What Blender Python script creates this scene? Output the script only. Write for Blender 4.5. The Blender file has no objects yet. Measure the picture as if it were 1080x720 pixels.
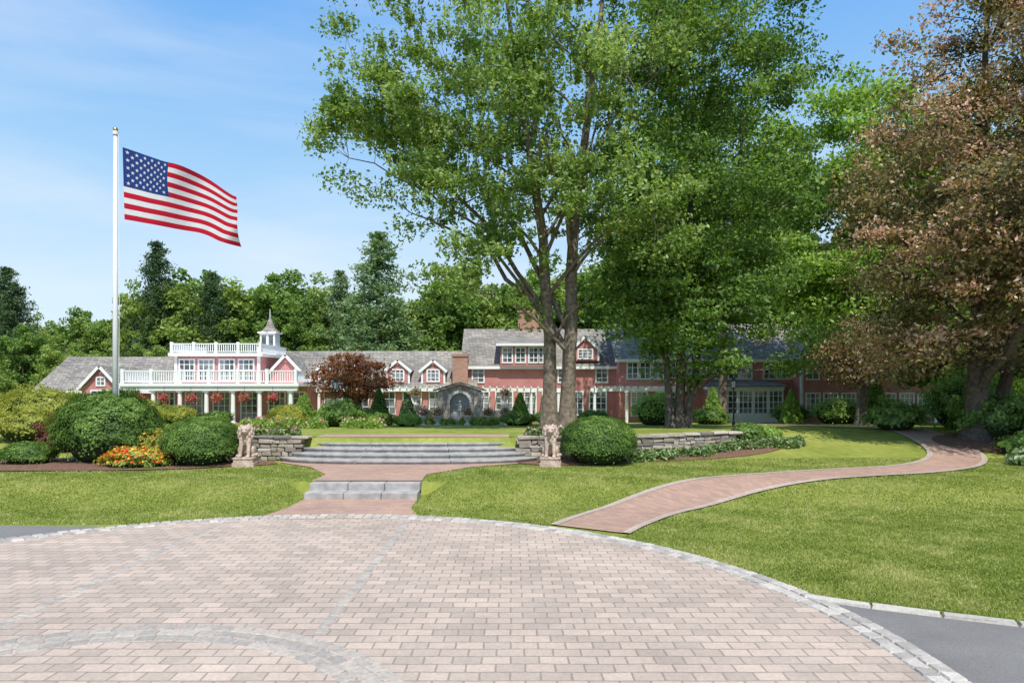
import bpy, bmesh, math, random
import numpy as np
from mathutils import Vector, noise, Matrix
random.seed(7)
S = bpy.context.scene
COL = S.collection

# ------------------------------------------------------------------ helpers
def sm(a, b, x):
    t = min(1.0, max(0.0, (x-a)/(b-a))); return t*t*(3-2*t)
def lerp(a, b, t): return a+(b-a)*t

def H(x, y):
    """terrain height"""
    ramp = .34*sm(15.0, 17.6, y)
    if y < 17.2:
        ramp *= sm(1.4, 2.1, abs(x+3.62))
    zo = ramp + .68*sm(20, 30, y)
    hi = 1.04 if y < 26 else max(.06, 1.04-.04*(y-26))
    if x > 0: m = sm(5.0, 9.6, x)
    else: m = sm(10.9, 15.0, -x)
    out = min(zo, hi)
    if y > YW(x)+.12:
        return lerp(hi, out, m)
    return lerp(min(ramp, hi), out, m)
def YW(x):
    return 22.0 + 3.0*sm(2.0, 10.0, x) if x > 0 else 22.0

def new_obj(name, me, parent=None, mat=None, smooth=False):
    o = bpy.data.objects.new(name, me); COL.objects.link(o)
    if parent: o.parent = parent
    if mat: me.materials.append(mat)
    if smooth: me.polygons.foreach_set('use_smooth', [True]*len(me.polygons))
    return o
def empty(name, loc=(0, 0, 0)):
    e = bpy.data.objects.new(name, None); COL.objects.link(e); e.location = loc; e.empty_display_size = .3
    return e
def pydata(name, v, f, parent=None, mat=None, smooth=False):
    me = bpy.data.meshes.new(name); me.from_pydata(v, [], f); me.update()
    return new_obj(name, me, parent, mat, smooth)
def bm_obj(name, bm, parent=None, mat=None, smooth=False, bevel=0):
    me = bpy.data.meshes.new(name); bm.to_mesh(me); bm.free()
    o = new_obj(name, me, parent, mat, smooth)
    if bevel:
        b = o.modifiers.new('bevel', 'BEVEL'); b.width = bevel; b.segments = 2
    return o
def box(bm, x0, x1, y0, y1, z0, z1):
    v = [bm.verts.new(p) for p in ((x0,y0,z0),(x1,y0,z0),(x1,y1,z0),(x0,y1,z0),(x0,y0,z1),(x1,y0,z1),(x1,y1,z1),(x0,y1,z1))]
    for f in ((3,2,1,0),(4,5,6,7),(0,1,5,4),(1,2,6,5),(2,3,7,6),(3,0,4,7)):
        bm.faces.new([v[i] for i in f])
def cyl(bm, x, y, z0, z1, r0, r1=None, n=14):
    r1 = r0 if r1 is None else r1
    a = [bm.verts.new((x+r0*math.cos(t*2*math.pi/n), y+r0*math.sin(t*2*math.pi/n), z0)) for t in range(n)]
    b = [bm.verts.new((x+r1*math.cos(t*2*math.pi/n), y+r1*math.sin(t*2*math.pi/n), z1)) for t in range(n)]
    for i in range(n):
        bm.faces.new((a[i], a[(i+1)%n], b[(i+1)%n], b[i]))
    bm.faces.new(a[::-1]); bm.faces.new(b)
def tube(V, F, pts, rad, sides=6):
    base = len(V); n = len(pts)
    for i in range(n):
        p = pts[i]
        d = (pts[min(i+1, n-1)]-pts[max(i-1, 0)])
        if d.length < 1e-6: d = Vector((0, 0, 1))
        d.normalize()
        a = d.cross(Vector((.3, 1, .1))); a.normalize(); b = d.cross(a)
        for k in range(sides):
            t = 2*math.pi*k/sides
            V.append(tuple(p+(a*math.cos(t)+b*math.sin(t))*rad[i]))
    for i in range(n-1):
        for k in range(sides):
            F.append((base+i*sides+k, base+i*sides+(k+1)%sides, base+(i+1)*sides+(k+1)%sides, base+(i+1)*sides+k))

# ------------------------------------------------------------------ materials
class NT:
    def __init__(s, name):
        s.m = bpy.data.materials.new(name); s.m.use_nodes = True
        s.t = s.m.node_tree; s.n = s.t.nodes; s.l = s.t.links
        s.p = s.n['Principled BSDF']; s.out = s.n['Material Output']
    def add(s, typ, **kw):
        n = s.n.new(typ)
        for k, v in kw.items():
            if k.startswith('i_'): n.inputs[k[2:].replace('_', ' ')].default_value = v
            else: setattr(n, k, v)
        return n
    def link(s, a, b): s.l.new(a, b)
def ramp(nt, fac, stops):
    r = nt.add('ShaderNodeValToRGB'); e = r.color_ramp.elements
    while len(e) < len(stops): e.new(.5)
    for i, (p, c) in enumerate(stops):
        e[i].position = p; e[i].color = (*c, 1)
    nt.link(fac, r.inputs[0]); return r.outputs[0]
def nz(nt, vec, scale, detail=4, rough=.6):
    n = nt.add('ShaderNodeTexNoise', i_Scale=scale, i_Detail=detail, i_Roughness=rough)
    if vec is not None: nt.link(vec, n.inputs['Vector'])
    return n.outputs[0]
def coord(nt, kind='Object'):
    return nt.add('ShaderNodeTexCoord').outputs[kind]
def mixc(nt, fac, a, b, mode='MIX'):
    m = nt.add('ShaderNodeMix', data_type='RGBA', blend_type=mode)
    if isinstance(fac, float): m.inputs[0].default_value = fac
    else: nt.link(fac, m.inputs[0])
    for s, v in ((6, a), (7, b)):
        if isinstance(v, tuple): m.inputs[s].default_value = (*v, 1)
        else: nt.link(v, m.inputs[s])
    return m.outputs[2]
def bump(nt, h, strength=.3, dist=.02):
    b = nt.add('ShaderNodeBump', i_Strength=strength, i_Distance=dist)
    nt.link(h, b.inputs['Height']); nt.link(b.outputs[0], nt.p.inputs['Normal'])
def simple(name, c1, c2=None, rough=.7, scale=3, bs=.0, bscale=30, spec=.3, metal=0):
    nt = NT(name); c2 = c2 or tuple(x*.8 for x in c1); co = coord(nt)
    nt.link(ramp(nt, nz(nt, co, scale), [(.35, c2), (.65, c1)]), nt.p.inputs['Base Color'])
    nt.p.inputs['Roughness'].default_value = rough
    nt.p.inputs['Specular IOR Level'].default_value = spec
    nt.p.inputs['Metallic'].default_value = metal
    if bs: bump(nt, nz(nt, co, bscale, 6), bs)
    return nt.m
def brickmat(name, w, h, c1, c2, mort, ms=.01, uv=False, stain=.5, bs=.5, rough=.85, swizzle=None, offset=.5):
    nt = NT(name); co = coord(nt, 'UV' if uv else 'Object'); vec = co
    if swizzle:
        sx = nt.add('ShaderNodeSeparateXYZ'); cb = nt.add('ShaderNodeCombineXYZ'); nt.link(co, sx.inputs[0])
        if swizzle == 'wall':
            ad = nt.add('ShaderNodeMath', operation='ADD'); nt.link(sx.outputs[0], ad.inputs[0]); nt.link(sx.outputs[1], ad.inputs[1])
            nt.link(ad.outputs[0], cb.inputs[0]); nt.link(sx.outputs[2], cb.inputs[1])
        vec = cb.outputs[0]
    warp = nt.add('ShaderNodeTexNoise', i_Scale=2.5, i_Detail=3)
    nt.link(co, warp.inputs['Vector'])
    wm = nt.add('ShaderNodeVectorMath', operation='SCALE'); wm.inputs['Scale'].default_value = .03 if not swizzle else .01
    nt.link(warp.outputs['Color'], wm.inputs[0])
    wa = nt.add('ShaderNodeVectorMath', operation='ADD'); nt.link(vec, wa.inputs[0]); nt.link(wm.outputs[0], wa.inputs[1])
    b = nt.add('ShaderNodeTexBrick', offset=offset)
    b.inputs['Scale'].default_value = 1; b.inputs['Brick Width'].default_value = w; b.inputs['Row Height'].default_value = h
    b.inputs['Mortar Size'].default_value = ms; b.inputs['Mortar Smooth'].default_value = .3; b.inputs['Bias'].default_value = 0
    b.inputs['Color1'].default_value = (*c1, 1); b.inputs['Color2'].default_value = (*c2, 1); b.inputs['Mortar'].default_value = (*mort, 1)
    nt.link(wa.outputs[0], b.inputs['Vector'])
    st = ramp(nt, nz(nt, co, .55, 6, .65), [(.3, (.76, .74, .72)), (.7, (1.12, 1.1, 1.06))])
    c = mixc(nt, stain, b.outputs[0], st, 'MULTIPLY')
    fine = ramp(nt, nz(nt, co, 25, 5, .7), [(.25, (.70, .70, .70)), (.75, (1.15, 1.15, 1.15))])
    c = mixc(nt, .7, c, fine, 'MULTIPLY')
    nt.link(c, nt.p.inputs['Base Color']); nt.p.inputs['Roughness'].default_value = rough
    nt.p.inputs['Specular IOR Level'].default_value = .25
    inv = nt.add('ShaderNodeMath', operation='MULTIPLY_ADD'); nt.link(b.outputs['Fac'], inv.inputs[0]); inv.inputs[1].default_value = -1
    nt.link(nz(nt, co, 60, 4), inv.inputs[2])
    bump(nt, inv.outputs[0], bs, .012)
    return nt.m
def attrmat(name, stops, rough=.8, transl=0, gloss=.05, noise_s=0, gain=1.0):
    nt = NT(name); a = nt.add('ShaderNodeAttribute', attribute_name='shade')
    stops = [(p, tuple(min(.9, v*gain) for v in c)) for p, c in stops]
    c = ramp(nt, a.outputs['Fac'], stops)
    if noise_s:
        c = mixc(nt, .8, c, ramp(nt, nz(nt, coord(nt), noise_s, 5), [(.3, (.7, .7, .7)), (.7, (1.15, 1.15, 1.15))]), 'MULTIPLY')
    if not transl:
        nt.link(c, nt.p.inputs['Base Color']); nt.p.inputs['Roughness'].default_value = rough
        if noise_s: bump(nt, nz(nt, coord(nt), 30, 6), .5)
        return nt.m
    nt.n.remove(nt.p)
    d = nt.add('ShaderNodeBsdfDiffuse'); t = nt.add('ShaderNodeBsdfTranslucent'); g = nt.add('ShaderNodeBsdfGlossy'); g.inputs['Roughness'].default_value = .6
    g.inputs['Color'].default_value = (.8, .85, .9, 1)
    nt.link(c, d.inputs[0])
    tc = mixc(nt, 1.0, c, (1.35, 1.3, .55), 'MULTIPLY'); nt.link(tc, t.inputs[0])
    m = nt.add('ShaderNodeMixShader'); m.inputs[0].default_value = transl
    nt.link(d.outputs[0], m.inputs[1]); nt.link(t.outputs[0], m.inputs[2])
    m2 = nt.add('ShaderNodeMixShader'); m2.inputs[0].default_value = gloss
    nt.link(m.outputs[0], m2.inputs[1]); nt.link(g.outputs[0], m2.inputs[2]); nt.link(m2.outputs[0], nt.out.inputs[0])
    return nt.m

def grass_material():
    nt = NT('lawn_grass'); co = coord(nt)
    a = ramp(nt, nz(nt, co, .3, 6, .65), [(.3, (.185, .24, .04)), (.7, (.36, .385, .11))])
    b = ramp(nt, nz(nt, co, 3.5, 7, .75), [(.25, (.55, .58, .45)), (.75, (1.3, 1.24, 1.2))])
    c = mixc(nt, .85, a, b, 'MULTIPLY')
    d = ramp(nt, nz(nt, co, 70, 3, .8), [(.25, (.6, .6, .5)), (.75, (1.3, 1.3, 1.2))])
    c = mixc(nt, .8, c, d, 'MULTIPLY')
    nt.link(c, nt.p.inputs['Base Color']); nt.p.inputs['Roughness'].default_value = .9
    nt.p.inputs['Specular IOR Level'].default_value = .1
    bump(nt, nz(nt, co, 45, 6, .8), .7, .03)
    return nt.m
M_grass = grass_material()
M_blade = attrmat('grass_blades', [(0, (.13, .19, .03)), (.5, (.29, .355, .075)), (1, (.54, .51, .23))], transl=.35, gloss=.015)
M_paver = brickmat('plaza_pavers', .285, .19, (.60, .48, .395), (.45, .37, .31), (.32, .275, .225), .011, stain=.8, bs=.5)
M_brick = brickmat('walk_brick', .22, .11, (.52, .325, .24), (.39, .25, .195), (.35, .29, .24), .008, uv=True, stain=.6)
M_brickflat = brickmat('landing_brick', .22, .11, (.53, .33, .24), (.40, .255, .20), (.36, .30, .25), .008, stain=.5)
M_chim = brickmat('chimney_brick', .3, .1, (.50, .25, .185), (.38, .18, .13), (.44, .37, .32), .012, swizzle='wall')
def asphalt():
    nt = NT('asphalt'); co = coord(nt)
    c = ramp(nt, nz(nt, co, 90, 3, .9), [(.3, (.115, .108, .10)), (.75, (.29, .275, .255))])
    c = mixc(nt, .7, c, ramp(nt, nz(nt, co, .8, 5), [(.3, (.75, .75, .75)), (.7, (1.2, 1.2, 1.2))]), 'MULTIPLY')
    nt.link(c, nt.p.inputs['Base Color']); nt.p.inputs['Roughness'].default_value = .9
    bump(nt, nz(nt, co, 120, 3), .6, .01); return nt.m
M_asph = asphalt()
M_granite = attrmat('granite_cobble', [(0, (.35, .32, .28)), (.5, (.48, .44, .385)), (1, (.60, .55, .48))], noise_s=18)
M_cobdark = attrmat('seam_cobble', [(0, (.34, .305, .265)), (.5, (.42, .37, .315)), (1, (.49, .43, .36))], noise_s=18)
M_step = simple('granite_step', (.45, .43, .40), (.29, .28, .265), scale=4, bs=.4, bscale=60, rough=.85)
M_stone = attrmat('field_stone', [(0, (.17, .15, .125)), (.4, (.32, .275, .22)), (.7, (.42, .35, .27)), (1, (.52, .47, .40))], noise_s=9)
M_mulch = simple('mulch', (.25, .14, .09), (.11, .06, .04), scale=14, bs=1, bscale=40, rough=.95)
M_bark = simple('bark', (.25, .20, .155), (.10, .078, .06), scale=6, bs=1, bscale=14, rough=.95)
M_barkd = simple('bark_dark', (.15, .125, .105), (.07, .058, .048), scale=7, bs=1, bscale=16, rough=.95)
M_leafA = attrmat('maple_leaves', [(0, (.075, .125, .022)), (.5, (.165, .255, .055)), (1, (.36, .43, .18))], transl=.45, gloss=.03, gain=1.42)
M_leafB = attrmat('dark_maple_leaves', [(0, (.05, .10, .018)), (.5, (.11, .20, .034)), (1, (.23, .34, .08))], transl=.45, gloss=.03, gain=1.3)
M_leafC = attrmat('light_green_leaves', [(0, (.10, .18, .03)), (.5, (.21, .33, .06)), (1, (.36, .46, .14))], transl=.42, gloss=.02, gain=1.3)
M_copper = attrmat('copper_beech_leaves', [(0, (.07, .06, .028)), (.25, (.14, .125, .05)), (.45, (.20, .20, .075)), (.62, (.32, .19, .13)), (.8, (.50, .29, .22)), (1, (.75, .52, .42))], transl=.33, gloss=.03, gain=1.3)
M_redmap = attrmat('red_maple_leaves', [(0, (.10, .03, .015)), (.5, (.27, .11, .05)), (1, (.45, .24, .11))], transl=.35, gloss=.02)
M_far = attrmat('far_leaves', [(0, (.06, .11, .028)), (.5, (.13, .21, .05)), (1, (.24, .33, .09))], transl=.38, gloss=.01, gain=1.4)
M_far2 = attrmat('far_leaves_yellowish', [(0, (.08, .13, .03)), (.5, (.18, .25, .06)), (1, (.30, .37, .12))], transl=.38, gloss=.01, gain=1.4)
M_conif = attrmat('conifer_needles', [(0, (.07, .12, .055)), (.5, (.15, .23, .105)), (1, (.30, .38, .20))], transl=.3, gloss=.01, gain=1.3)
M_conifd = attrmat('dark_conifer_needles', [(0, (.035, .07, .03)), (.5, (.075, .13, .055)), (1, (.15, .22, .10))], transl=.25, gloss=.01)
M_hedge = attrmat('boxwood_leaves', [(0, (.045, .09, .016)), (.5, (.105, .19, .034)), (1, (.24, .35, .08))], transl=.32, gloss=.02, gain=1.15)
M_yel = attrmat('yellow_green_leaves', [(0, (.15, .19, .03)), (.5, (.31, .34, .055)), (1, (.46, .46, .09))], transl=.35, gloss=.02)
M_bur = attrmat('burgundy_leaves', [(0, (.08, .02, .025)), (.5, (.19, .06, .055)), (1, (.30, .13, .10))], transl=.25, gloss=.02)
M_hosta = attrmat('hosta_leaves', [(0, (.08, .15, .035)), (.6, (.18, .28, .08)), (1, (.5, .55, .38))], transl=.3, gloss=.02)
M_flor = attrmat('red_and_yellow_flowers', [(0, (.65, .03, .02)), (.4, (.75, .10, .03)), (.6, (.85, .40, .04)), (1, (.9, .70, .08))], transl=.2, gloss=.01)
M_pink = attrmat('pink_flowers', [(0, (.65, .05, .08)), (.5, (.75, .25, .35)), (1, (.85, .80, .80))], transl=.2, gloss=.01)
M_core = simple('shrub_inner', (.035, .055, .018), (.02, .035, .012), rough=1)  # near-black green for the solid core behind shrub leaves
M_white = simple('white_paint', (.84, .84, .82), (.78, .78, .76), rough=.5, scale=1.5)
M_pole = simple('pole_paint', (.78, .78, .79), (.70, .70, .71), rough=.3, scale=2)
M_gold = simple('gold_ball', (.8, .6, .2), rough=.25, metal=1)
M_lion = simple('sandstone', (.60, .47, .385), (.36, .265, .21), scale=7, bs=.6, bscale=35, rough=.9)
M_marble = simple('white_marble', (.7, .68, .64), rough=.5)
M_fresco = simple('niche_fresco', (.42, .52, .62), (.55, .52, .45), rough=.8, scale=3)
M_dark = simple('dark_metal', (.03, .03, .032), rough=.4)
M_glass = NT('window_glass')
_c = ramp(M_glass, nz(M_glass, coord(M_glass), .7, 2), [(.4, (.05, .06, .07)), (.6, (.28, .30, .32))])
M_glass.link(_c, M_glass.p.inputs['Base Color']); M_glass.p.inputs['Roughness'].default_value = .06; M_glass.p.inputs['Specular IOR Level'].default_value = .8
M_glass = M_glass.m
def siding():
    nt = NT('red_clapboard'); co = coord(nt); sx = nt.add('ShaderNodeSeparateXYZ'); nt.link(co, sx.inputs[0])
    m = nt.add('ShaderNodeMath', operation='MULTIPLY'); m.inputs[1].default_value = 8; nt.link(sx.outputs[2], m.inputs[0])
    f = nt.add('ShaderNodeMath', operation='FRACT'); nt.link(m.outputs[0], f.inputs[0])
    c = ramp(nt, nz(nt, co, 1.2), [(.3, (.50, .19, .18)), (.7, (.62, .28, .265))])
    c = mixc(nt, 1., c, ramp(nt, f.outputs[0], [(0, (.6, .6, .6)), (.15, (1, 1, 1))]), 'MULTIPLY')
    nt.link(c, nt.p.inputs['Base Color']); nt.p.inputs['Roughness'].default_value = .7; bump(nt, f.outputs[0], .5, .03); return nt.m
M_red = siding()
def shingle():
    nt = NT('wood_shingle'); co = coord(nt); sx = nt.add('ShaderNodeSeparateXYZ'); nt.link(co, sx.inputs[0])
    cb = nt.add('ShaderNodeCombineXYZ')
    ad = nt.add('ShaderNodeMath', operation='ADD'); nt.link(sx.outputs[1], ad.inputs[0]); nt.link(sx.outputs[0], ad.inputs[1])
    nt.link(ad.outputs[0], cb.inputs[0]); nt.link(sx.outputs[2], cb.inputs[1])
    b = nt.add('ShaderNodeTexBrick'); b.inputs['Scale'].default_value = 1; b.inputs['Brick Width'].default_value = .3; b.inputs['Row Height'].default_value = .14
    b.inputs['Mortar Size'].default_value = .012
    b.inputs['Color1'].default_value = (.36, .34, .305, 1); b.inputs['Color2'].default_value = (.22, .205, .185, 1); b.inputs['Mortar'].default_value = (.10, .095, .09, 1)
    nt.link(cb.outputs[0], b.inputs['Vector'])
    c = mixc(nt, .85, b.outputs[0], ramp(nt, nz(nt, co, .5, 6), [(.3, (.65, .65, .65)), (.7, (1.25, 1.21, 1.15))]), 'MULTIPLY')
    nt.link(c, nt.p.inputs['Base Color']); nt.p.inputs['Roughness'].default_value = .9; nt.p.inputs['Specular IOR Level'].default_value = .15; return nt.m
M_roof = shingle()
def rubble():
    nt = NT('rubble_masonry'); co = coord(nt)
    v = nt.add('ShaderNodeTexVoronoi'); v.inputs['Scale'].default_value = 4; nt.link(co, v.inputs['Vector'])
    e = nt.add('ShaderNodeTexVoronoi', feature='DISTANCE_TO_EDGE'); e.inputs['Scale'].default_value = 4; nt.link(co, e.inputs['Vector'])
    s = nt.add('ShaderNodeSeparateColor'); nt.link(v.outputs['Color'], s.inputs[0])
    c = ramp(nt, s.outputs[0], [(0, (.34, .29, .24)), (.5, (.50, .44, .36)), (1, (.62, .56, .48))])
    c = mixc(nt, 1., c, ramp(nt, e.outputs[0], [(0, (.5, .5, .5)), (.06, (1, 1, 1))]), 'MULTIPLY')
    nt.link(c, nt.p.inputs['Base Color']); nt.p.inputs['Roughness'].default_value = .9; bump(nt, e.outputs[0], .6, .05); return nt.m
M_rub = rubble()

# ------------------------------------------------------------------ foliage
def leaf_mesh(name, C, size, shade, mat, seed=0, up=.5, asp=.55, parent=None, N=None):
    rng = np.random.default_rng(seed); n = len(C)
    nrm = rng.normal(size=(n, 3)); nrm /= np.linalg.norm(nrm, axis=1)[:, None]
    if N is not None: nrm = nrm*1.0+N*.8
    nrm[:, 2] += up; nrm /= np.linalg.norm(nrm, axis=1)[:, None]+1e-9
    r = rng.normal(size=(n, 3)); a = np.cross(nrm, r); a /= np.linalg.norm(a, axis=1)[:, None]+1e-9
    b = np.cross(nrm, a)
    s = (size*rng.uniform(.6, 1.3, n))[:, None]
    fold = nrm*s*.18
    v = np.empty((n, 4, 3)); v[:, 0] = C+a*s; v[:, 1] = C+b*s*asp+fold; v[:, 2] = C-a*s; v[:, 3] = C-b*s*asp+fold
    me = bpy.data.meshes.new(name)
    me.vertices.add(4*n); me.vertices.foreach_set('co', v.astype(np.float32).ravel())
    me.loops.add(4*n); me.loops.foreach_set('vertex_index', np.arange(4*n, dtype=np.int32))
    me.polygons.add(n); me.polygons.foreach_set('loop_start', np.arange(0, 4*n, 4, dtype=np.int32))
    me.polygons.foreach_set('loop_total', np.full(n, 4, dtype=np.int32))
    me.update(calc_edges=True)
    at = me.attributes.new('shade', 'FLOAT', 'FACE'); at.data.foreach_set('value', np.clip(shade, 0, 1).astype(np.float32))
    return new_obj(name, me, parent, mat)

def make_tree(name, base, stems, crowns, nclump, lper, lsize, mat, bark, seed, crad=(.55, 1.15), thresh=-.12, nfreq=.28, shell=.45, nlimb=22, up=.5, cvar=.22):
    rng = np.random.default_rng(seed); rnd = random.Random(seed)
    root = empty(name, base); bx, by, bz = base
    vols = np.array([c[3]*c[4]*c[5] for c in crowns]); vols = vols**.75/np.sum(vols**.75)
    cl = []; tries = 0
    while len(cl) < nclump and tries < nclump*30:
        tries += 1
        c = crowns[rng.choice(len(crowns), p=vols)]
        d = rng.normal(size=3); d /= np.linalg.norm(d); r = rng.uniform(0, 1)**shell
        p = np.array([c[0]+d[0]*r*c[3], c[1]+d[1]*r*c[4], c[2]+d[2]*r*c[5]])
        if noise.noise(Vector(p*nfreq)+Vector((seed*3.1, 0, 0))) < thresh: continue
        if any(np.sum((p-q)**2) < (.5)**2 for q in cl[-60:]): continue
        cl.append(p)
    cl = np.array(cl); P = cl-np.array(base)
    V, F = [], []; nodes = []; nr = []
    st = []
    for stem in stems:
        pts = [Vector(p[:3]) for p in stem]; rd = [p[3] for p in stem]
        fp, fr = [], []
        for i in range(len(pts)-1):
            for k in range(5):
                t = k/5; q = pts[i].lerp(pts[i+1], t)
                q += Vector((noise.noise(q*.6), noise.noise(q*.6+Vector((9, 0, 0))), 0))*.13*min(1, q.z/3)
                fp.append(q); fr.append(rd[i]+(rd[i+1]-rd[i])*t)
        fp.append(pts[-1]); fr.append(rd[-1])
        fr[0] *= 1.5; fr[1] *= 1.12
        tube(V, F, fp, fr, 12)
        st.append((fp, fr)); nodes += fp; nr += fr
    zlow = P[:, 2].min()
    for i in range(nlimb):
        tgt = Vector(P[rnd.randrange(len(P))])
        fp, fr = rnd.choice(st)
        hd = math.hypot(tgt.x-fp[-1].x, tgt.y-fp[-1].y)
        zs = tgt.z - hd*rnd.uniform(.5, 1.1); zs = max(zs, zlow*.7, 1.5)
        j = min(range(len(fp)), key=lambda k: abs(fp[k].z-zs))
        s = fp[j]; e = s.lerp(tgt, .88); r0 = fr[j]*rnd.uniform(.3, .5)
        pts = []; n = 8
        for k in range(n+1):
            t = k/n; q = s.lerp(e, t); q.z += (e-s).length*.13*math.sin(math.pi*t)
            q += Vector((noise.noise(q*.7+Vector((i, 0, 0))), noise.noise(q*.7+Vector((0, i, 5))), noise.noise(q*.7)))*.45*math.sin(math.pi*t)
            pts.append(q)
        rr = [max(.02, r0*(1-.8*k/n)) for k in range(n+1)]
        tube(V, F, pts, rr, 7); nodes += pts[2:]; nr += rr[2:]
    NA = np.array([tuple(q) for q in nodes])
    for p in P:
        dd = np.sum((NA-p)**2, axis=1) + np.where(NA[:, 2] > p[2]+.3, 3, 0)
        j = int(np.argmin(dd)); s = Vector(NA[j]); e = Vector(p)
        if (e-s).length > 2.6: s = e+(s-e).normalized()*1.3
        mid = s.lerp(e, .5)+Vector((rnd.uniform(-.3, .3), rnd.uniform(-.3, .3), rnd.uniform(0, .4)))
        r0 = min(.04, nr[j]*.6)
        tube(V, F, [s, mid, e], [r0, r0*.6, .012], 4)
    pydata('trunk_and_limbs', V, F, root, bark, True)
    n = len(P)*lper
    idx = np.repeat(np.arange(len(P)), lper)
    cr = rng.uniform(crad[0], crad[1], len(P)); csh = rng.uniform(-cvar, cvar, len(P))
    d = rng.normal(size=(n, 3)); d /= np.linalg.norm(d, axis=1)[:, None]
    rr = rng.uniform(0, 1, n)**.5
    off = d*rr[:, None]*cr[idx][:, None]*np.array([1.2, 1.2, .65])
    q = np.round(off*1.9)/1.9
    off = off*.6+q*.4+rng.normal(size=(n, 3))*.06
    C = P[idx]+off
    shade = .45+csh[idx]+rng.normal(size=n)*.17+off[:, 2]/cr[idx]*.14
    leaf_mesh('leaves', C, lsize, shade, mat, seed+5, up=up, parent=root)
    return root

def shrub(name, x, y, rx, ry, h, mat, n, ls, seed, lump=.08, zb=None, power=2.3, core=True, flowers=None, up=.2):
    """clipped or loose shrub: leafy shell over a solid dark core"""
    rng = np.random.default_rng(seed); z0 = H(x, y) if zb is None else zb
    root = empty(name, (x, y, z0))
    d = rng.normal(size=(n, 3)); d[:, 2] = np.abs(d[:, 2])*1.0-.25*rng.uniform(0, 1, n); d /= np.linalg.norm(d, axis=1)[:, None]
    k = (np.abs(d[:, 0])**power+np.abs(d[:, 1])**power+np.abs(d[:, 2])**power)**(-1/power)
    lum = np.array([noise.noise(Vector(v*2.2)+Vector((seed, 0, 0)))+.6*noise.noise(Vector(v*6)+Vector((seed, 3, 0)))+.4*noise.noise(Vector(v*13)+Vector((seed, 3, 7))) for v in d])
    r = k*(1+lum*lump*1.8)*(1.02-.2*rng.uniform(0, 1, n)**1.5)
    C = d*r[:, None]; C = C*np.array([rx, ry, h*.62]); C[:, 2] += h*.38; C[:, 2] = np.maximum(C[:, 2], .03)
    C += rng.normal(size=(n, 3))*ls*.4
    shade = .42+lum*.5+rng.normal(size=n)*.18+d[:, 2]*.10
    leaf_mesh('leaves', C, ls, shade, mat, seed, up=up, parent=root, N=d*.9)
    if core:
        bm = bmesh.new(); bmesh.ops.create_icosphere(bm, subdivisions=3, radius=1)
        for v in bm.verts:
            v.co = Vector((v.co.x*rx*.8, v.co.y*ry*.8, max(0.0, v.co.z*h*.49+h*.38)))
        bm_obj('inner_core', bm, root, M_core, True)
    if flowers:
        fm, fn, fs = flowers; sel = rng.choice(n, fn); keep = sel[d[sel, 2] > -.05]
        leaf_mesh('blossoms', C[keep]*1.06, fs, rng.uniform(0, 1, len(keep)), fm, seed+1, up=.5, asp=.9, parent=root, N=d[keep])
    return root

def cone_shrub(name, x, y, r, h, mat, n, ls, seed, zb=None):
    rng = np.random.default_rng(seed); z0 = H(x, y) if zb is None else zb
    root = empty(name, (x, y, z0)); t = rng.uniform(0, 1, n)**1.4; a = rng.uniform(0, 2*math.pi, n)
    rad = r*(1-t)**.75*(1+.14*np.sin(a*5+t*20+seed))*(1-.2*rng.uniform(0, 1, n)**2)+.02
    C = np.stack([np.cos(a)*rad, np.sin(a)*rad, t*h+.03], 1)
    leaf_mesh('leaves', C, ls, .42+rng.normal(size=n)*.2, mat, seed, up=.4, parent=root, N=np.stack([np.cos(a), np.sin(a), .3+0*a], 1))
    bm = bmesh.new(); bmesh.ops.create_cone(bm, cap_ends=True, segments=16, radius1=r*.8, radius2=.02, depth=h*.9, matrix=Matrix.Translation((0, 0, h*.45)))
    bm_obj('inner_core', bm, root, M_core, True)  # solid dark cone filling the inside of the leaf shell
    return root

# ------------------------------------------------------------------ ground
PATH = [(1.45, 12.9), (2.0, 13.8), (3.0, 15.1), (4.4, 16.3), (6.1, 17.35), (8.7, 18.5), (11.4, 19.5), (13.4, 20.9), (14.9, 23.0), (15.9, 26.2), (16.3, 30), (16.1, 34), (15, 40), (14, 47)]
def catmull(P, n=10):
    Q = [Vector((*p, 0)) for p in P]; Q = [Q[0]*2-Q[1]]+Q+[Q[-1]*2-Q[-2]]; out = []
    for i in range(1, len(Q)-2):
        for k in range(n):
            t = k/n; a, b, c, d = Q[i-1:i+3]
            out.append(.5*((2*b)+(c-a)*t+(2*a-5*b+4*c-d)*t*t+(3*b-a-3*c+d)*t**3))
    out.append(Q[-2]); return out
PC = catmull(PATH)
def axis(lo, hi, step, far_lo, far_hi):
    a = list(np.arange(lo, hi+1e-6, step)); s = step; v = hi
    while v < far_hi: s *= 1.25; v += s; a.append(v)
    s = step; v = lo
    while v > far_lo: s *= 1.25; v -= s; a.insert(0, v)
    return a
xs = axis(-18, 22, .25, -900, 900); ys = axis(12, 34, .25, -300, 1500)
V = [(x, y, H(x, y)) for y in ys for x in xs]; nx = len(xs)
F = [(j*nx+i, j*nx+i+1, (j+1)*nx+i+1, (j+1)*nx+i) for j in range(len(ys)-1) for i in range(nx-1)]
pydata('lawn_ground', V, F, None, M_grass, True)

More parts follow.
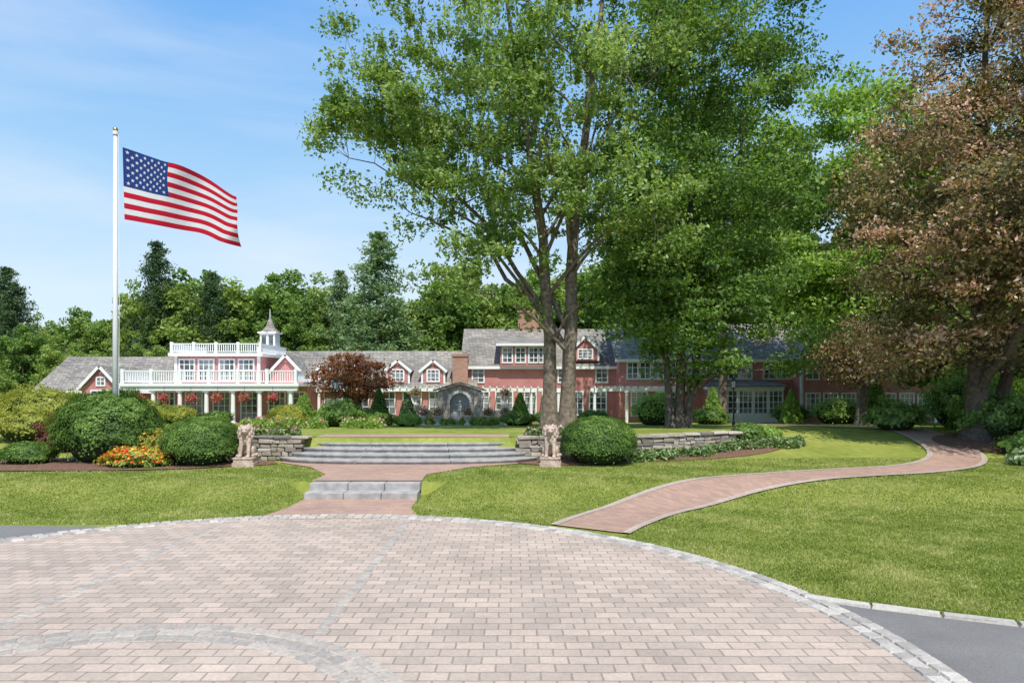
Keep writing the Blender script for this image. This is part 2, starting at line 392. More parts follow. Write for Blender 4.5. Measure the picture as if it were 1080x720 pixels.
def sheet(name, poly, z, mat):
    bm = bmesh.new(); bm.faces.new([bm.verts.new((x, y, z)) for x, y in poly]); return bm_obj(name, bm, None, mat)
EDGE_R = [(3.75, 8.75), (4.4, 8.35), (5.74, 7.72), (8.0, 6.9), (12, 6.0), (60, 2)]
sheet('asphalt_driveway', [(-60, 13.0), (-12, 13.35), (-7.9, 13.2), (-5, 9), (2, 9)]+EDGE_R+[(60, -60), (-60, -60)], .004, M_asph)
CX, CY, CR = -3.5, 6.7, 7.7
sheet('paver_plaza', [(CX+CR*math.cos(t*math.pi/90), CY+CR*math.sin(t*math.pi/90)) for t in range(180)], .012, M_paver)

def cobbles(name, blocks, mat, hgt=.02, z=.012):
    """blocks: (x,y,angle,len,wid) real stones"""
    V, F, sh = [], [], []
    for (x, y, a, l, w) in blocks:
        z1 = z+hgt+random.uniform(-.3, .3)*min(hgt, .012); a += random.uniform(-.03, .03); ca, sa = math.cos(a), math.sin(a); b = len(V); c = .012
        for (dl, dw, zz) in ((0, 0, -.02), (c, c, 1)):
            for sx, sy in ((-1, -1), (1, -1), (1, 1), (-1, 1)):
                px = sx*(l/2-dl)+random.uniform(-.006, .006); py = sy*(w/2-dw)+random.uniform(-.006, .006)
                V.append((x+px*ca-py*sa, y+px*sa+py*ca, (z1 if zz == 1 else z-.004)))
        F += [(b+4, b+5, b+6, b+7)]+[(b+i, b+(i+1) % 4, b+4+(i+1) % 4, b+4+i) for i in range(4)]
        s = random.random(); sh += [s]*5
    o = pydata(name, V, F, None, mat)
    at = o.data.attributes.new('shade', 'FLOAT', 'FACE'); at.data.foreach_set('value', sh); return o
bl = []
for ring, w in ((CR-.1, .17), (CR-.29, .17)):
    n = int(2*math.pi*ring/.19)
    for i in range(n):
        t = 2*math.pi*(i+.5*(ring < CR-.2))/n; bl.append((CX+ring*math.cos(t), CY+ring*math.sin(t), t+math.pi/2, 2*math.pi*ring/n-.016, w))
cobbles('cobble_border', bl, M_granite)
bl = []
for X in (-2.1, -5.75):
    y = 7.55
    while y < 14:
        if math.hypot(X-CX, y-CY) < CR-.5: bl.append((X, y, math.pi/2, .17, .13))
        y += .188
for ring in (3.15, 2.98, 2.81):
    n = int(2*math.pi*ring/.22)
    for i in range(n):
        t = 2*math.pi*(i+.5*(ring == 2.98))/n; bl.append((-3.7+ring*math.cos(t), 4.5+ring*math.sin(t), t+math.pi/2, 2*math.pi*ring/n-.014, .156))
cobbles('cobble_inlay', bl, M_cobdark, hgt=.004, z=.014)
bl = []
for (a, b) in zip(EDGE_R[:-1], EDGE_R[1:]):
    L = math.hypot(b[0]-a[0], b[1]-a[1]); n = max(1, int(L/.5)); ang = math.atan2(b[1]-a[1], b[0]-a[0])
    for i in range(min(n, 40)):
        t = (i+.5)/n; bl.append((a[0]+(b[0]-a[0])*t, a[1]+(b[1]-a[1])*t+.02, ang, L/n-.02, .15))
cobbles('granite_kerb', bl, M_granite, hgt=.035, z=.005)

def ribbon(name, C, w0, w1, zoff, mat, nu=6):
    """strip between lateral offsets w0..w1 from centreline C, draped on the terrain"""
    V, F, UV = [], [], []; s = 0
    for i, p in enumerate(C):
        d = (C[min(i+1, len(C)-1)]-C[max(i-1, 0)]).normalized(); nrm = Vector((-d.y, d.x, 0))
        if i: s += (p-C[i-1]).length
        for k in range(nu+1):
            w = w0+(w1-w0)*k/nu; q = p+nrm*w; V.append((q.x, q.y, H(q.x, q.y)+zoff)); UV.append((w, s))
    F = [(i*(nu+1)+k, i*(nu+1)+k+1, (i+1)*(nu+1)+k+1, (i+1)*(nu+1)+k) for i in range(len(C)-1) for k in range(nu)]
    o = pydata(name, V, F, None, mat); uv = o.data.uv_layers.new(name='UVMap')
    for l in o.data.loops: uv.data[l.index].uv = UV[l.vertex_index]
    return o
ribbon('brick_path', PC, -.68, .68, .025, M_brick)
M_edge = brickmat('edge_brick', .15, .21, (.55, .45, .38), (.46, .37, .31), (.32, .28, .25), .008, uv=True, offset=0.0)
ribbon('path_edging', PC, -.82, -.67, .034, M_edge, 2)
ribbon('path_edging', PC, .67, .82, .034, M_edge, 2)

# central walk, lower steps, landing
bm = bmesh.new()
ws = [(-5.25, 13.9), (-1.9, 14.0), (-2.24, 15.2), (-2.26, 16.32), (-4.98, 16.32), (-5.0, 15.2)]
sheet('brick_walk', ws, .016, M_brickflat)
for i in range(2):
    y0 = 16.3+.46*i
    x = -4.98
    for w in (.95, .9, .87):
        box(bm, x+.006, x+w-.006, y0+random.uniform(-.01, .01), y0+.7, .17*i-.1, .17*(i+1)); x += w
bm_obj('granite_entry_steps', bm, None, M_step, bevel=.015)
sheet('brick_landing', [(-4.98, 17.1), (-2.26, 17.1), (-2.3, 18.3), (-1.2, 20.0), (.6, 21.2), (.6, 22), (-7.2, 22), (-7.2, 21.2), (-5.9, 20.0), (-5.0, 18.3)], .362, M_brickflat)
# curved upper steps, made of slabs
root = empty('curved_granite_steps', (-3.3, 22.9, .34))
for i in range(5):
    a, b = 4.3-.21*i, 2.35-.45*i; bm = bmesh.new()
    def se(t, a, b, e=.72):
        c, s = math.cos(t), math.sin(t); return (a*math.copysign(abs(c)**e, c), b*math.copysign(abs(s)**e, s))
    nseg = 7
    for k in range(nseg):
        t0 = math.pi+math.pi*k/nseg; t1 = math.pi+math.pi*(k+1)/nseg
        for ly, (ea, eb, z0, z1) in enumerate(((-.04, -.04, .14*i-.1, .14*i+.085), (0, 0, .14*i+.087, .14*(i+1)))):
            pts = [se(t0+(t1-t0)*(j/6*.985+.0075), a+ea, b+eb) for j in range(7)]
            inn = [se(t0+(t1-t0)*(j/6*.985+.0075), a-.9, max(.08, b-.62)) for j in range(7)]
            top = [bm.verts.new((p[0], p[1], z1)) for p in pts]+[bm.verts.new((p[0], p[1], z1)) for p in inn[::-1]]
            bot = [bm.verts.new((p[0], p[1], z0)) for p in pts]+[bm.verts.new((p[0], p[1], z0)) for p in inn[::-1]]
            bm.faces.new(top); bm.faces.new(bot[::-1]); n = len(top)
            for j in range(n): bm.faces.new((bot[j], bot[(j+1) % n], top[(j+1) % n], top[j]))
    bmesh.ops.recalc_face_normals(bm, faces=bm.faces)
    bm_obj('step_%d' % (i+1), bm, root, M_step, bevel=.008)
bm = bmesh.new(); bm.faces.new([bm.verts.new((x, y, .708)) for x, y in ((-3.2, -.4), (3.2, -.4), (3.2, 1.0), (-3.2, 1.0))]); bm_obj('top_landing', bm, root, M_brickflat)

# retaining wall of field stones
def stone_wall(name, xa, xb):
    V, F, sh = [], [], []
    def stone(x0, x1, z0, z1, yo, d):
        b = len(V); j = lambda: random.uniform(-.018, .018)
        for zz in (z0, z1):
            for xx, yy in ((x0, 0), (x1, 0), (x1, d), (x0, d)):
                V.append((xx+j(), YW(xx)-.18+yo+yy+j(), zz+j()))
        F.extend([(b+3, b+2, b+1, b), (b+4, b+5, b+6, b+7)]+[(b+i, b+(i+1) % 4, b+4+(i+1) % 4, b+4+i) for i in range(4)])
        s = random.random(); sh.extend([s]*6)
    zt = 1.05
    z = .2
    while z < zt-.05:
        h = random.uniform(.11, .18); h = min(h, zt-z); x = xa-random.uniform(0, .2)
        while x < xb:
            w = random.uniform(.18, .5)
            if z+h > H(x, YW(x)-.3)-.1: stone(x, x+w-.015, z, z+h-.012, random.uniform(-.03, .03), .4)
            x += w
        z += h
    x = xa-.1
    while x < xb:
        w = random.uniform(.4, .8); stone(x, x+w-.015, zt-.01, zt+.07, -.05, .5); x += w
    o = pydata(name, V, F, None, M_stone); at = o.data.attributes.new('shade', 'FLOAT', 'FACE'); at.data.foreach_set('value', sh)
    b = o.modifiers.new('bevel', 'BEVEL'); b.width = .025; b.segments = 2
stone_wall('stone_retaining_wall', -12.2, -6.9)
stone_wall('stone_retaining_wall', .3, 7.9)

def bed(name, cx, cy, a, b, mat, seed=0, rot=0, off=.03):
    V, F = [], []; NR, NA_ = 14, 60
    for r in range(NR+1):
        for k in range(NA_):
            t = 2*math.pi*k/NA_; q = r/NR*(1+.12*noise.noise(Vector((math.cos(t)*1.5, math.sin(t)*1.5, seed))))
            u, v = a*q*math.cos(t), b*q*math.sin(t); x = cx+u*math.cos(rot)-v*math.sin(rot); y = cy+u*math.sin(rot)+v*math.cos(rot)
            V.append((x, y, H(x, y)+off+.05*(1-(r/NR)**3)))
    for r in range(NR):
        for k in range(NA_):
            F.append((r*NA_+k, r*NA_+(k+1) % NA_, (r+1)*NA_+(k+1) % NA_, (r+1)*NA_+k))
    return pydata(name, V, F, None, mat, True)
bed('mulch_bed', -13.6, 20.5, 5.6, 1.45, M_mulch, 1)
bed('mulch_bed', 1.9, 21.1, 1.7, .75, M_mulch, 2)
bed('mulch_bed', -8.9, 20.9, 1.7, .8, M_mulch, 5)
bed('mulch_bed', 6.3, 22.75, 3.2, .6, M_mulch, 3, rot=.32, off=.02)
bed('mulch_bed', 20.5, 24.5, 5.2, 3.0, M_mulch, 4)

# grass blades on the front lawns
rng = np.random.default_rng(3)
def scatter_blades():
    n = 600000
    Y = 7.0+15*rng.uniform(0, 1, n)**1.5; X = rng.uniform(-1, 1, n)*(.80*Y+1.0)
    ok = np.hypot(X-CX, Y-CY) > CR+.0
    ex = np.array([e[0] for e in EDGE_R]); ey = np.array([e[1] for e in EDGE_R])
    ok &= ~((X > 2) & (Y < np.interp(X, ex, ey)+.09))
    ok &= ~((X < -7.0) & (Y < 13.38))
    wx = np.interp(Y, [13.9, 15.2, 16.3, 17.1, 18.3, 20, 21.2], [1.68, 1.38, 1.38, 1.36, 1.36, 2.3, 3.9])
    ok &= ~((np.abs(X+3.62+.02) < wx-.01) & (Y < 22))
    ok &= (((X+13.6)/5.7)**2+((Y-20.5)/1.5)**2) > 1
    ok &= (((X-1.9)/1.75)**2+((Y-21.1)/.8)**2) > 1
    ok &= (((X+8.9)/1.75)**2+((Y-20.9)/.85)**2) > 1
    ok &= Y < 22-.3*(X < 2)
    X, Y = X[ok], Y[ok]
    pc = np.array([(p.x, p.y) for p in PC[:80]])
    keep = np.ones(len(X), bool)
    for i in range(0, len(X), 50000):
        d = np.min((X[i:i+50000, None]-pc[None, :, 0])**2+(Y[i:i+50000, None]-pc[None, :, 1])**2, axis=1)
        keep[i:i+50000] = d > .81**2
    X, Y = X[keep], Y[keep]; n = len(X)
    Z = np.array([H(x, y) for x, y in zip(X, Y)])
    pt = np.array([noise.noise(Vector((x*.8, y*.8, 0)))*.55+noise.noise(Vector((x*3.1, y*3.1, 4)))*.45 for x, y in zip(X, Y)])
    a = rng.uniform(0, 2*math.pi, n); w = rng.uniform(.004, .008, n)*(1+Y/16); h = rng.uniform(.015, .042, n)*(1+pt*.5)
    lean = rng.normal(size=(n, 2))*.014
    v = np.empty((n, 3, 3)); c = np.stack([X, Y, Z], 1)
    dx = np.stack([np.cos(a)*w, np.sin(a)*w, 0*w], 1)
    v[:, 0] = c-dx; v[:, 1] = c+dx; v[:, 2] = c+np.stack([lean[:, 0], lean[:, 1], h], 1)
    me = bpy.data.meshes.new('grass_blades')
    me.vertices.add(3*n); me.vertices.foreach_set('co', v.astype(np.float32).ravel())
    me.loops.add(3*n); me.loops.foreach_set('vertex_index', np.arange(3*n, dtype=np.int32))
    me.polygons.add(n); me.polygons.foreach_set('loop_start', np.arange(0, 3*n, 3, dtype=np.int32)); me.polygons.foreach_set('loop_total', np.full(n, 3, dtype=np.int32))
    me.update(calc_edges=True)
    big = .48+pt*.85+.08*np.sin((X*.5+Y)*3.6)
    at = me.attributes.new('shade', 'FLOAT', 'FACE'); at.data.foreach_set('value', np.clip(big+rng.normal(size=n)*.2, 0, 1).astype(np.float32))
    new_obj('grass', me, None, M_blade)
    print('blades', n)
scatter_blades()

# ------------------------------------------------------------------ flagpole + flag
fp = empty('flagpole', (-12.2, 21, .35))
bm = bmesh.new(); cyl(bm, 0, 0, -.1, 10.1, .095, .05, 20); cyl(bm, 0, 0, 0, .12, .17, .13, 20); bm_obj('pole', bm, fp, M_pole, True)
bm = bmesh.new(); cyl(bm, 0, 0, 10.1, 10.2, .08, .08, 16); bm_obj('truck', bm, fp, M_pole)
bm = bmesh.new(); bmesh.ops.create_uvsphere(bm, u_segments=20, v_segments=12, radius=.075, matrix=Matrix.Translation((0, 0, 10.26))); bm_obj('ball_finial', bm, fp, M_gold, True)
V, F = [], []; tube(V, F, [Vector((.11, -.02, 1.2)), Vector((.13, -.02, 5)), Vector((.1, 0, 10.12))], [.008]*3, 5); pydata('halyard', V, F, fp, M_white)
bm = bmesh.new(); box(bm, .07, .13, -.03, .03, 1.1, 1.3); bm_obj('cleat', bm, fp, M_dark)
def surf(u, v):
    TL, TR, BL, BR = Vector((.22, 0, 9.72)), Vector((3.78, 0, 8.28)), Vector((.28, 0, 7.5)), Vector((4.0, 0, 6.68))
    p = TL.lerp(TR, u).lerp(BL.lerp(BR, u), v)
    amp = .40*u**.6
    p.y += amp*math.sin(u*9.5+v*2.2+.4)+.10*u*math.sin(u*21+v*5)
    p.z += .11*u*math.sin(u*9.5+1.6+v)+.05*math.sin(u*math.pi)*(.5-v) + .08*math.sin(math.pi*u)
    p.x += .08*math.sin(v*5+u*6)*u
    return p
def fabric(name, c):
    nt = NT(name); nt.n.remove(nt.p); d = nt.add('ShaderNodeBsdfDiffuse'); t = nt.add('ShaderNodeBsdfTranslucent')
    cc = mixc(nt, .5, c, ramp(nt, nz(nt, coord(nt), 3), [(.3, (.85, .85, .85)), (.7, (1.1, 1.1, 1.1))]), 'MULTIPLY')
    nt.link(cc, d.inputs[0]); nt.link(cc, t.inputs[0]); m = nt.add('ShaderNodeMixShader'); m.inputs[0].default_value = .3
    nt.link(d.outputs[0], m.inputs[1]); nt.link(t.outputs[0], m.inputs[2]); nt.link(m.outputs[0], nt.out.inputs[0]); return nt.m
FR, FW, FB = fabric('flag_red', (.52, .02, .04)), fabric('flag_white', (.75, .75, .75)), fabric('flag_blue', (.03, .06, .21))
fl = empty('american_flag', (-12.2, 21, .35))
NU, NV = 100, 52; V = [tuple(surf(i/NU, j/NV)) for j in range(NV+1) for i in range(NU+1)]
F = [(j*(NU+1)+i, j*(NU+1)+i+1, (j+1)*(NU+1)+i+1, (j+1)*(NU+1)+i) for j in range(NV) for i in range(NU)]
o = pydata('cloth', V, F, fl, FR, True); o.data.materials.append(FW); o.data.materials.append(FB)
for j in range(NV):
    for i in range(NU):
        o.data.polygons[j*NU+i].material_index = 2 if (i < 42 and j < 28) else (j//4) % 2
V, F = [], []
for r in range(9):
    for c in range(11):
        if (r+c) % 2: continue
        u0 = .42*(c+1)/12; v0 = (7/13)*(r+1)/10
        for side in (-.012, .012):
            b = len(V)
            for k in range(10):
                t = math.pi/2+k*math.pi/5; rr = .062 if k % 2 == 0 else .026
                p = surf(u0+rr*math.cos(t)/3.7, v0-rr*math.sin(t)/2.1); V.append((p.x, p.y+side, p.z))
            p = surf(u0, v0); V.append((p.x, p.y+side, p.z)); F += [(b+k, b+(k+1) % 10, b+10) for k in range(10)]
pydata('stars', V, F, fl, FW)

# ------------------------------------------------------------------ lions
def lion(loc, rot):
    root = empty('lion_statue', loc); root.rotation_euler[2] = rot
    bm = bmesh.new()
    def el(c, r, rx=0):
        m = Matrix.Translation(c)@Matrix.Rotation(rx, 4, 'X')@Matrix.Diagonal((*r, 1)); bmesh.ops.create_icosphere(bm, subdivisions=3, radius=1, matrix=m)
    def cap(a, b, r0, r1):
        a, b = Vector(a), Vector(b)
        for k in range(9):
            t = k/8; q = a.lerp(b, t); r = r0+(r1-r0)*t; el(q, (r, r, r))
    el((0, .2, .24), (.19, .22, .22)); el((0, .08, .42), (.155, .17, .3), .35); el((0, -.04, .52), (.155, .13, .2))
    for s in (-1, 1):
        cap((s*.105, -.08, .5), (s*.115, -.19, .07), .072, .05); el((s*.115, -.24, .045), (.06, .095, .045))
        el((s*.18, .12, .18), (.085, .17, .16), -.3); el((s*.22, -.05, .045), (.055, .14, .045)); el((s*.125, -.07, .92), (.04, .025, .05))
        for k in (-1, 0, 1): el((s*.115+k*.035, -.315, .035), (.02, .03, .03))
        el((s*.055, -.225, .85), (.035, .035, .02))
    el((0, -.02, .75), (.2, .13, .2)); el((0, .0, .60), (.18, .15, .17)); el((0, -.14, .80), (.115, .11, .12)); el((0, -.26, .76), (.065, .08, .042)); el((0, -.235, .70), (.05, .055, .028)); el((0, -.33, .785), (.028, .02, .018))
    for k in range(44):
        t = k*2.399; z = .50+.44*(k/44); R = .215*math.sqrt(max(.1, 1-((z-.72)/.27)**2))
        yy = -abs(math.cos(t))*.12 if math.cos(t) > 0 else .06*abs(math.cos(t))
        if z > .66 and math.cos(t) > .75: continue
        el((math.sin(t)*R, -.03+yy, z), (.04, .04, .065))
    cap((0, .38, .08), (.2, .36, .06), .035, .03); cap((.2, .36, .06), (.29, .12, .05), .03, .028); el((.29, .07, .06), (.045, .07, .045))
    bmesh.ops.translate(bm, verts=bm.verts, vec=(0, 0, .24))
    o = bm_obj('lion_body', bm, root, M_lion, True)
    r = o.modifiers.new('remesh', 'REMESH'); r.mode = 'VOXEL'; r.voxel_size = .011; r.use_smooth_shade = True
    s = o.modifiers.new('smooth', 'SMOOTH'); s.iterations = 2; s.factor = .5
    bm = bmesh.new(); box(bm, -.31, .31, -.38, .46, -.1, .1); box(bm, -.28, .28, -.34, .43, .1, .2); box(bm, -.3, .3, -.36, .45, .2, .25)
    bm_obj('plinth', bm, root, M_lion, bevel=.012)
lion((-7.95, 20.4, .37), .12); lion((1.15, 20.4, .37), -.1)

# ------------------------------------------------------------------ house
house = empty('red_country_house', (0, 52, 0))
HB = {k: bmesh.new() for k in ('walls', 'roofs', 'white_trim', 'window_glass', 'chimneys', 'foundation')}
W, R, T, G, C_, FD = (HB[k] for k in ('walls', 'roofs', 'white_trim', 'window_glass', 'chimneys', 'foundation'))
def win(cx, z0, w, h, y, nx=2, ny=3):
    f = .10
    box(G, cx-w/2+f, cx+w/2-f, y-.02, y+.01, z0+f, z0+h-f)
    box(T, cx-w/2, cx-w/2+f, y-.07, y, z0, z0+h); box(T, cx+w/2-f, cx+w/2, y-.07, y, z0, z0+h)
    box(T, cx-w/2+f, cx+w/2-f, y-.068, y, z0, z0+f); box(T, cx-w/2+f, cx+w/2-f, y-.068, y, z0+h-f, z0+h)
    for i in range(1, nx):
        x = cx-w/2+w*i/nx; box(T, x-.028, x+.028, y-.052, y-.018, z0+f, z0+h-f)
    for i in range(1, ny):
        z = z0+h*i/ny; box(T, cx-w/2+f, cx+w/2-f, y-.048, y-.016, z-.025, z+.025)
def slab(bm, pts, th):
    a = [bm.verts.new(p) for p in pts]; n = (Vector(pts[1])-Vector(pts[0])).cross(Vector(pts[2])-Vector(pts[0])).normalized()
    if n.z < 0: n = -n
    b = [bm.verts.new(tuple(Vector(p)+n*th)) for p in pts]
    bm.faces.new(a[::-1]); bm.faces.new(b); k = len(pts)
    for i in range(k): bm.faces.new((a[i], a[(i+1) % k], b[(i+1) % k], b[i]))
def gable_x(x0, x1, y0, y1, ze, zr, ov=.35, walls=True, wb=W):
    """ridge along x"""
    ym = (y0+y1)/2; s = (zr-ze)/(ym-y0)
    for a, b in ((y0-ov, ym), (y1+ov, ym)):
        slab(R, [(x0-ov, a, ze-s*ov), (x1+ov, a, ze-s*ov), (x1+ov, b, zr), (x0-ov, b, zr)], .09)
    box(T, x0-ov, x1+ov, y0-ov-.05, y0-ov-.005, ze-s*ov-.16, ze-s*ov+.06)
    if walls:
        for x in (x0, x1): wb.faces.new([wb.verts.new(p) for p in ((x, y0, ze), (x, y1, ze), (x, ym, zr))])
def gable_y(x0, x1, y0, y1, ze, zr, ov=.25):
    """ridge along y, gable faces the front"""
    xm = (x0+x1)/2; s = (zr-ze)/(xm-x0)
    for a in (x0-ov, x1+ov):
        slab(R, [(a, y0-ov, ze-s*ov), (a, y1, ze-s*ov), (xm, y1, zr), (xm, y0-ov, zr)], .07)
        slab(T, [(a, y0-ov-.05, ze-s*ov-.16), (a, y0-ov-.003, ze-s*ov-.16), (xm, y0-ov-.003, zr-.16), (xm, y0-ov-.05, zr-.16)], .2)
    W.faces.new([W.verts.new(p) for p in ((x0, y0, ze), (x1, y0, ze), (xm, y0, zr))])
def dormer(cx, w, y0, y1, z0, ze, zr):
    box(W, cx-w/2, cx+w/2, y0, y1, z0, ze); gable_y(cx-w/2, cx+w/2, y0, y1+1.2, ze, zr, .15)
    for s in (-1, 1): box(T, cx+s*w/2-.07, cx+s*w/2+.07, y0-.03, y0+.08, z0, ze-.02)
    win(cx, z0+.12, w*.6, ze-z0-.1, y0, 3, 3)
def rail(x0, x1, y, z0, z1, px=1.9):
    n = max(1, round((x1-x0)/px))
    for i in range(n+1):
        x = x0+(x1-x0)*i/n; box(T, x-.09, x+.09, y-.09, y+.09, z0, z1+.1)
    box(T, x0, x1, y-.05, y+.05, z1-.07, z1); box(T, x0, x1, y-.035, y+.035, z0+.08, z0+.14)
    n = int((x1-x0)/.16)
    for i in range(n):
        x = x0+(i+.5)*(x1-x0)/n; box(T, x-.03, x+.03, y-.024, y+.024, z0+.14, z1-.07)
def rail_y(x, y0, y1, z0, z1):
    box(T, x-.05, x+.05, y0, y1, z1-.075, z1-.005); box(T, x-.035, x+.035, y0, y1, z0+.08, z0+.14)
    n = int((y1-y0)/.16)
    for i in range(n):
        y = y0+(i+.5)*(y1-y0)/n; box(T, x-.024, x+.024, y-.025, y+.025, z0+.14, z1-.075)
def column(x, y, z0, z1, r=.13):
    cyl(T, x, y, z0+.1, z1-.1, r, r*.88); box(T, x-r*1.35, x+r*1.35, y-r*1.35, y+r*1.35, z0, z0+.1); box(T, x-r*1.3, x+r*1.3, y-r*1.3, y+r*1.3, z1-.1, z1)
# left wing
Y = 46
box(FD, -26.4, -14.4, Y-.1, 52, -.6, .2)
for x in (-26, -24.3, -22.5, -20.7, -18.9, -17.1, -15.0): column(x, Y+.25, .2, 2.45, .15)
box(T, -26.4, -14.5, Y, Y+.35, 2.45, 2.75); box(T, -26.55, -14.35, Y-.12, 51.9, 2.753, 2.95)
rail(-26.3, -14.6, Y+.08, 2.95, 3.82); rail_y(-26.3, Y+.17, 50, 2.95, 3.82); rail_y(-14.6, Y+.17, 50, 2.95, 3.82)
box(W, -26, -14.8, 49.4, 58, .2, 2.75)
for x in (-25, -23, -21, -19, -17, -15.6): win(x, .3, 1.3, 2.1, 49.4, 3, 4)
box(W, -24.4, -18.4, 49.6, 55, 2.96, 4.95)
for x in (-23.6, -22.2, -20.7, -19.3): win(x, 3.1, 1.2, 1.65, 49.6, 3, 4)
for x in (-24.4, -18.4): box(T, x-.1, x+.1, 49.54, 49.7, 2.96, 4.93)
box(T, -24.8, -18.0, 49.2, 55.3, 4.93, 5.15); rail(-24.6, -18.2, 49.35, 5.15, 5.85, 1.6); rail_y(-24.6, 49.45, 55, 5.15, 5.85); rail_y(-18.2, 49.45, 55, 5.15, 5.85)
box(C_, -26.3, -25.3, 53, 54, 2.8, 5.5)
# left-hand low building
box(W, -36, -26.2, 52, 60, 0, 2.6); gable_x(-36, -26.2, 52, 60, 2.6, 5.1)
for x in (-34.6, -33, -31.5): win(x, .9, 1.2, 1.4, 52, 3, 3)
box(W, -31.2, -28.4, 49.5, 52.2, 0, 2.7); gable_y(-31.2, -28.4, 49.5, 54, 2.7, 4.2)
win(-29.8, .8, 1.5, 1.7, 49.5, 3, 3); win(-29.8, 2.75, .7, .7, 49.5, 2, 2)
# cupola wing
box(W, -19.5, -3.0, 52, 59, 0, 2.8); gable_x(-19.5, -3.0, 52, 59, 2.8, 5.55)
gable_y(-18.4, -15.6, 51.4, 56, 3.6, 5.1); box(W, -18.4, -15.6, 51.4, 53, 2.8, 3.6)
cx, cy = -19.6, 55.3
box(T, cx-.75, cx+.75, cy-.75, cy+.75, 4.6, 5.9); box(T, cx-.6, cx+.6, cy-.6, cy+.6, 5.9, 7.0); box(T, cx-.75, cx+.75, cy-.75, cy+.75, 7.0, 7.12)
for dx in (-.28, .28): box(G, cx+dx-.18, cx+dx+.18, cy-.62, cy-.605, 6.05, 6.85)
cyl(R, cx, cy, 7.12, 7.45, .82, .42, 8); cyl(R, cx, cy, 7.45, 8.35, .42, .04, 8); cyl(T, cx, cy, 8.3, 9.0, .035, .02, 6)
for x in (-8.7, -6.0): dormer(x, 1.7, 52.0, 54, 2.95, 4.05, 4.75)
for x in (-12.2, -14.4): dormer(x, 1.3, 52.2, 54, 2.95, 3.9, 4.5)
for x in (-13.6, -11.6, -9.6, -7.6, -5.6): win(x, .6, 1.5, 1.8, 52, 3, 3)
def pergola(x0, x1, y, zb=2.4):
    n = round((x1-x0)/2.1)
    for i in range(n+1): column(x0+(x1-x0)*i/n, y, 0, zb, .12)
    box(T, x0-.3, x1+.3, y-.1, y+.1, zb, zb+.22); i = x0
    while i < x1:
        box(T, i-.04, i+.04, y-.45, y+2.0, zb+.22, zb+.36); i += .5
pergola(-14.2, -5.0, 50.2); pergola(6.0, 13.0, 49.6); pergola(-2.6, 3.4, 50.0)
# main block
box(W, -3.6, 8, 52.5, 60, 0, 4.5); gable_x(-3.6, 8, 52.5, 60, 4.5, 7.4)
box(W, -.9, 2.9, 51.9, 55, 4.3, 5.95); slab(R, [(-1.2, 51.5, 5.9), (3.2, 51.5, 5.9), (3.2, 56.5, 6.9), (-1.2, 56.5, 6.9)], .1)
box(T, -1.2, 3.2, 51.44, 51.5, 5.8, 6.0)
for x in (-.25, .75, 1.75, 2.45): win(x-.1, 4.5, .85, 1.25, 51.9, 2, 3)
dormer(5.6, 2.0, 52.2, 55, 4.7, 5.6, 6.6)
box(C_, .5, 2.2, 56, 57, 6, 8.8); box(C_, .42, 2.28, 55.92, 57.08, 8.8, 8.95)
for x in (.9, 1.8): cyl(C_, x, 56.5, 8.95, 9.15, .2, .17, 10)
box(C_, -4.5, -3.35, 51.6, 52.4, 0, 5.0); box(C_, -4.57, -3.28, 51.53, 52.47, 5.0, 5.2)
for x in (-2.4, -.6, 1.2, 3, 4.8, 6.6): win(x, .5, 1.4, 1.9, 52.5, 3, 4)
for x in (-2.6, 4.0, 6.9): win(x, 3.0, 1.0, 1.2, 52.5, 2, 3)
# right block
box(W, 8, 24, 51, 59, 0, 4.95); gable_x(8, 24, 51, 59, 4.95, 7.7)
for x0 in (9.0, 12.2, 15.6, 19.2):
    for k in range(3): win(x0+k*.95, 3.25, .9, 1.35, 51, 2, 3)
for x in (9.5, 11.6): win(x, .5, 1.3, 1.9, 51, 3, 4)
box(T, 14.2, 19.8, 49.6, 51, 0, .7); box(T, 14.2, 19.8, 49.6, 51, 2.5, 2.72); box(W, 14.3, 19.7, 49.9, 51, .7, 2.5)
for k in range(5): win(14.8+k*1.1, .7, 1.08, 1.8, 49.72, 3, 4)
slab(R, [(14, 49.3, 2.73), (20, 49.3, 2.73), (19.4, 51, 3.15), (14.6, 51, 3.15)], .06)
for xg in (21.0, 26.5):
    box(W, xg, xg+4.2, 49.5, 56, 0, 5.0); gable_y(xg, xg+4.2, 49.5, 56, 5.0, 7.4)
    for dx in (.8, 2.1, 3.4): win(xg+dx, 3.2, 1.0, 1.5, 49.5, 2, 3); win(xg+dx, .6, 1.1, 1.7, 49.5, 3, 4)
    for dx in (0, 4.2): box(T, xg+dx-.09, xg+dx+.09, 49.44, 49.6, 0, 4.98)
box(W, 31, 44, 51, 58, 0, 4.4); gable_x(31, 44, 51, 58, 4.4, 6.8)
for x in range(32, 44, 2): win(x, 3.0, 1.1, 1.2, 51, 2, 3); win(x, .6, 1.2, 1.7, 51, 3, 4)
for k, m in (('walls', M_red), ('roofs', M_roof), ('white_trim', M_white), ('window_glass', M_glass), ('chimneys', M_chim), ('foundation', M_step)):
    o = bm_obj(k, HB[k], None, m); o.parent = house; o.location = (0, -52, 0)

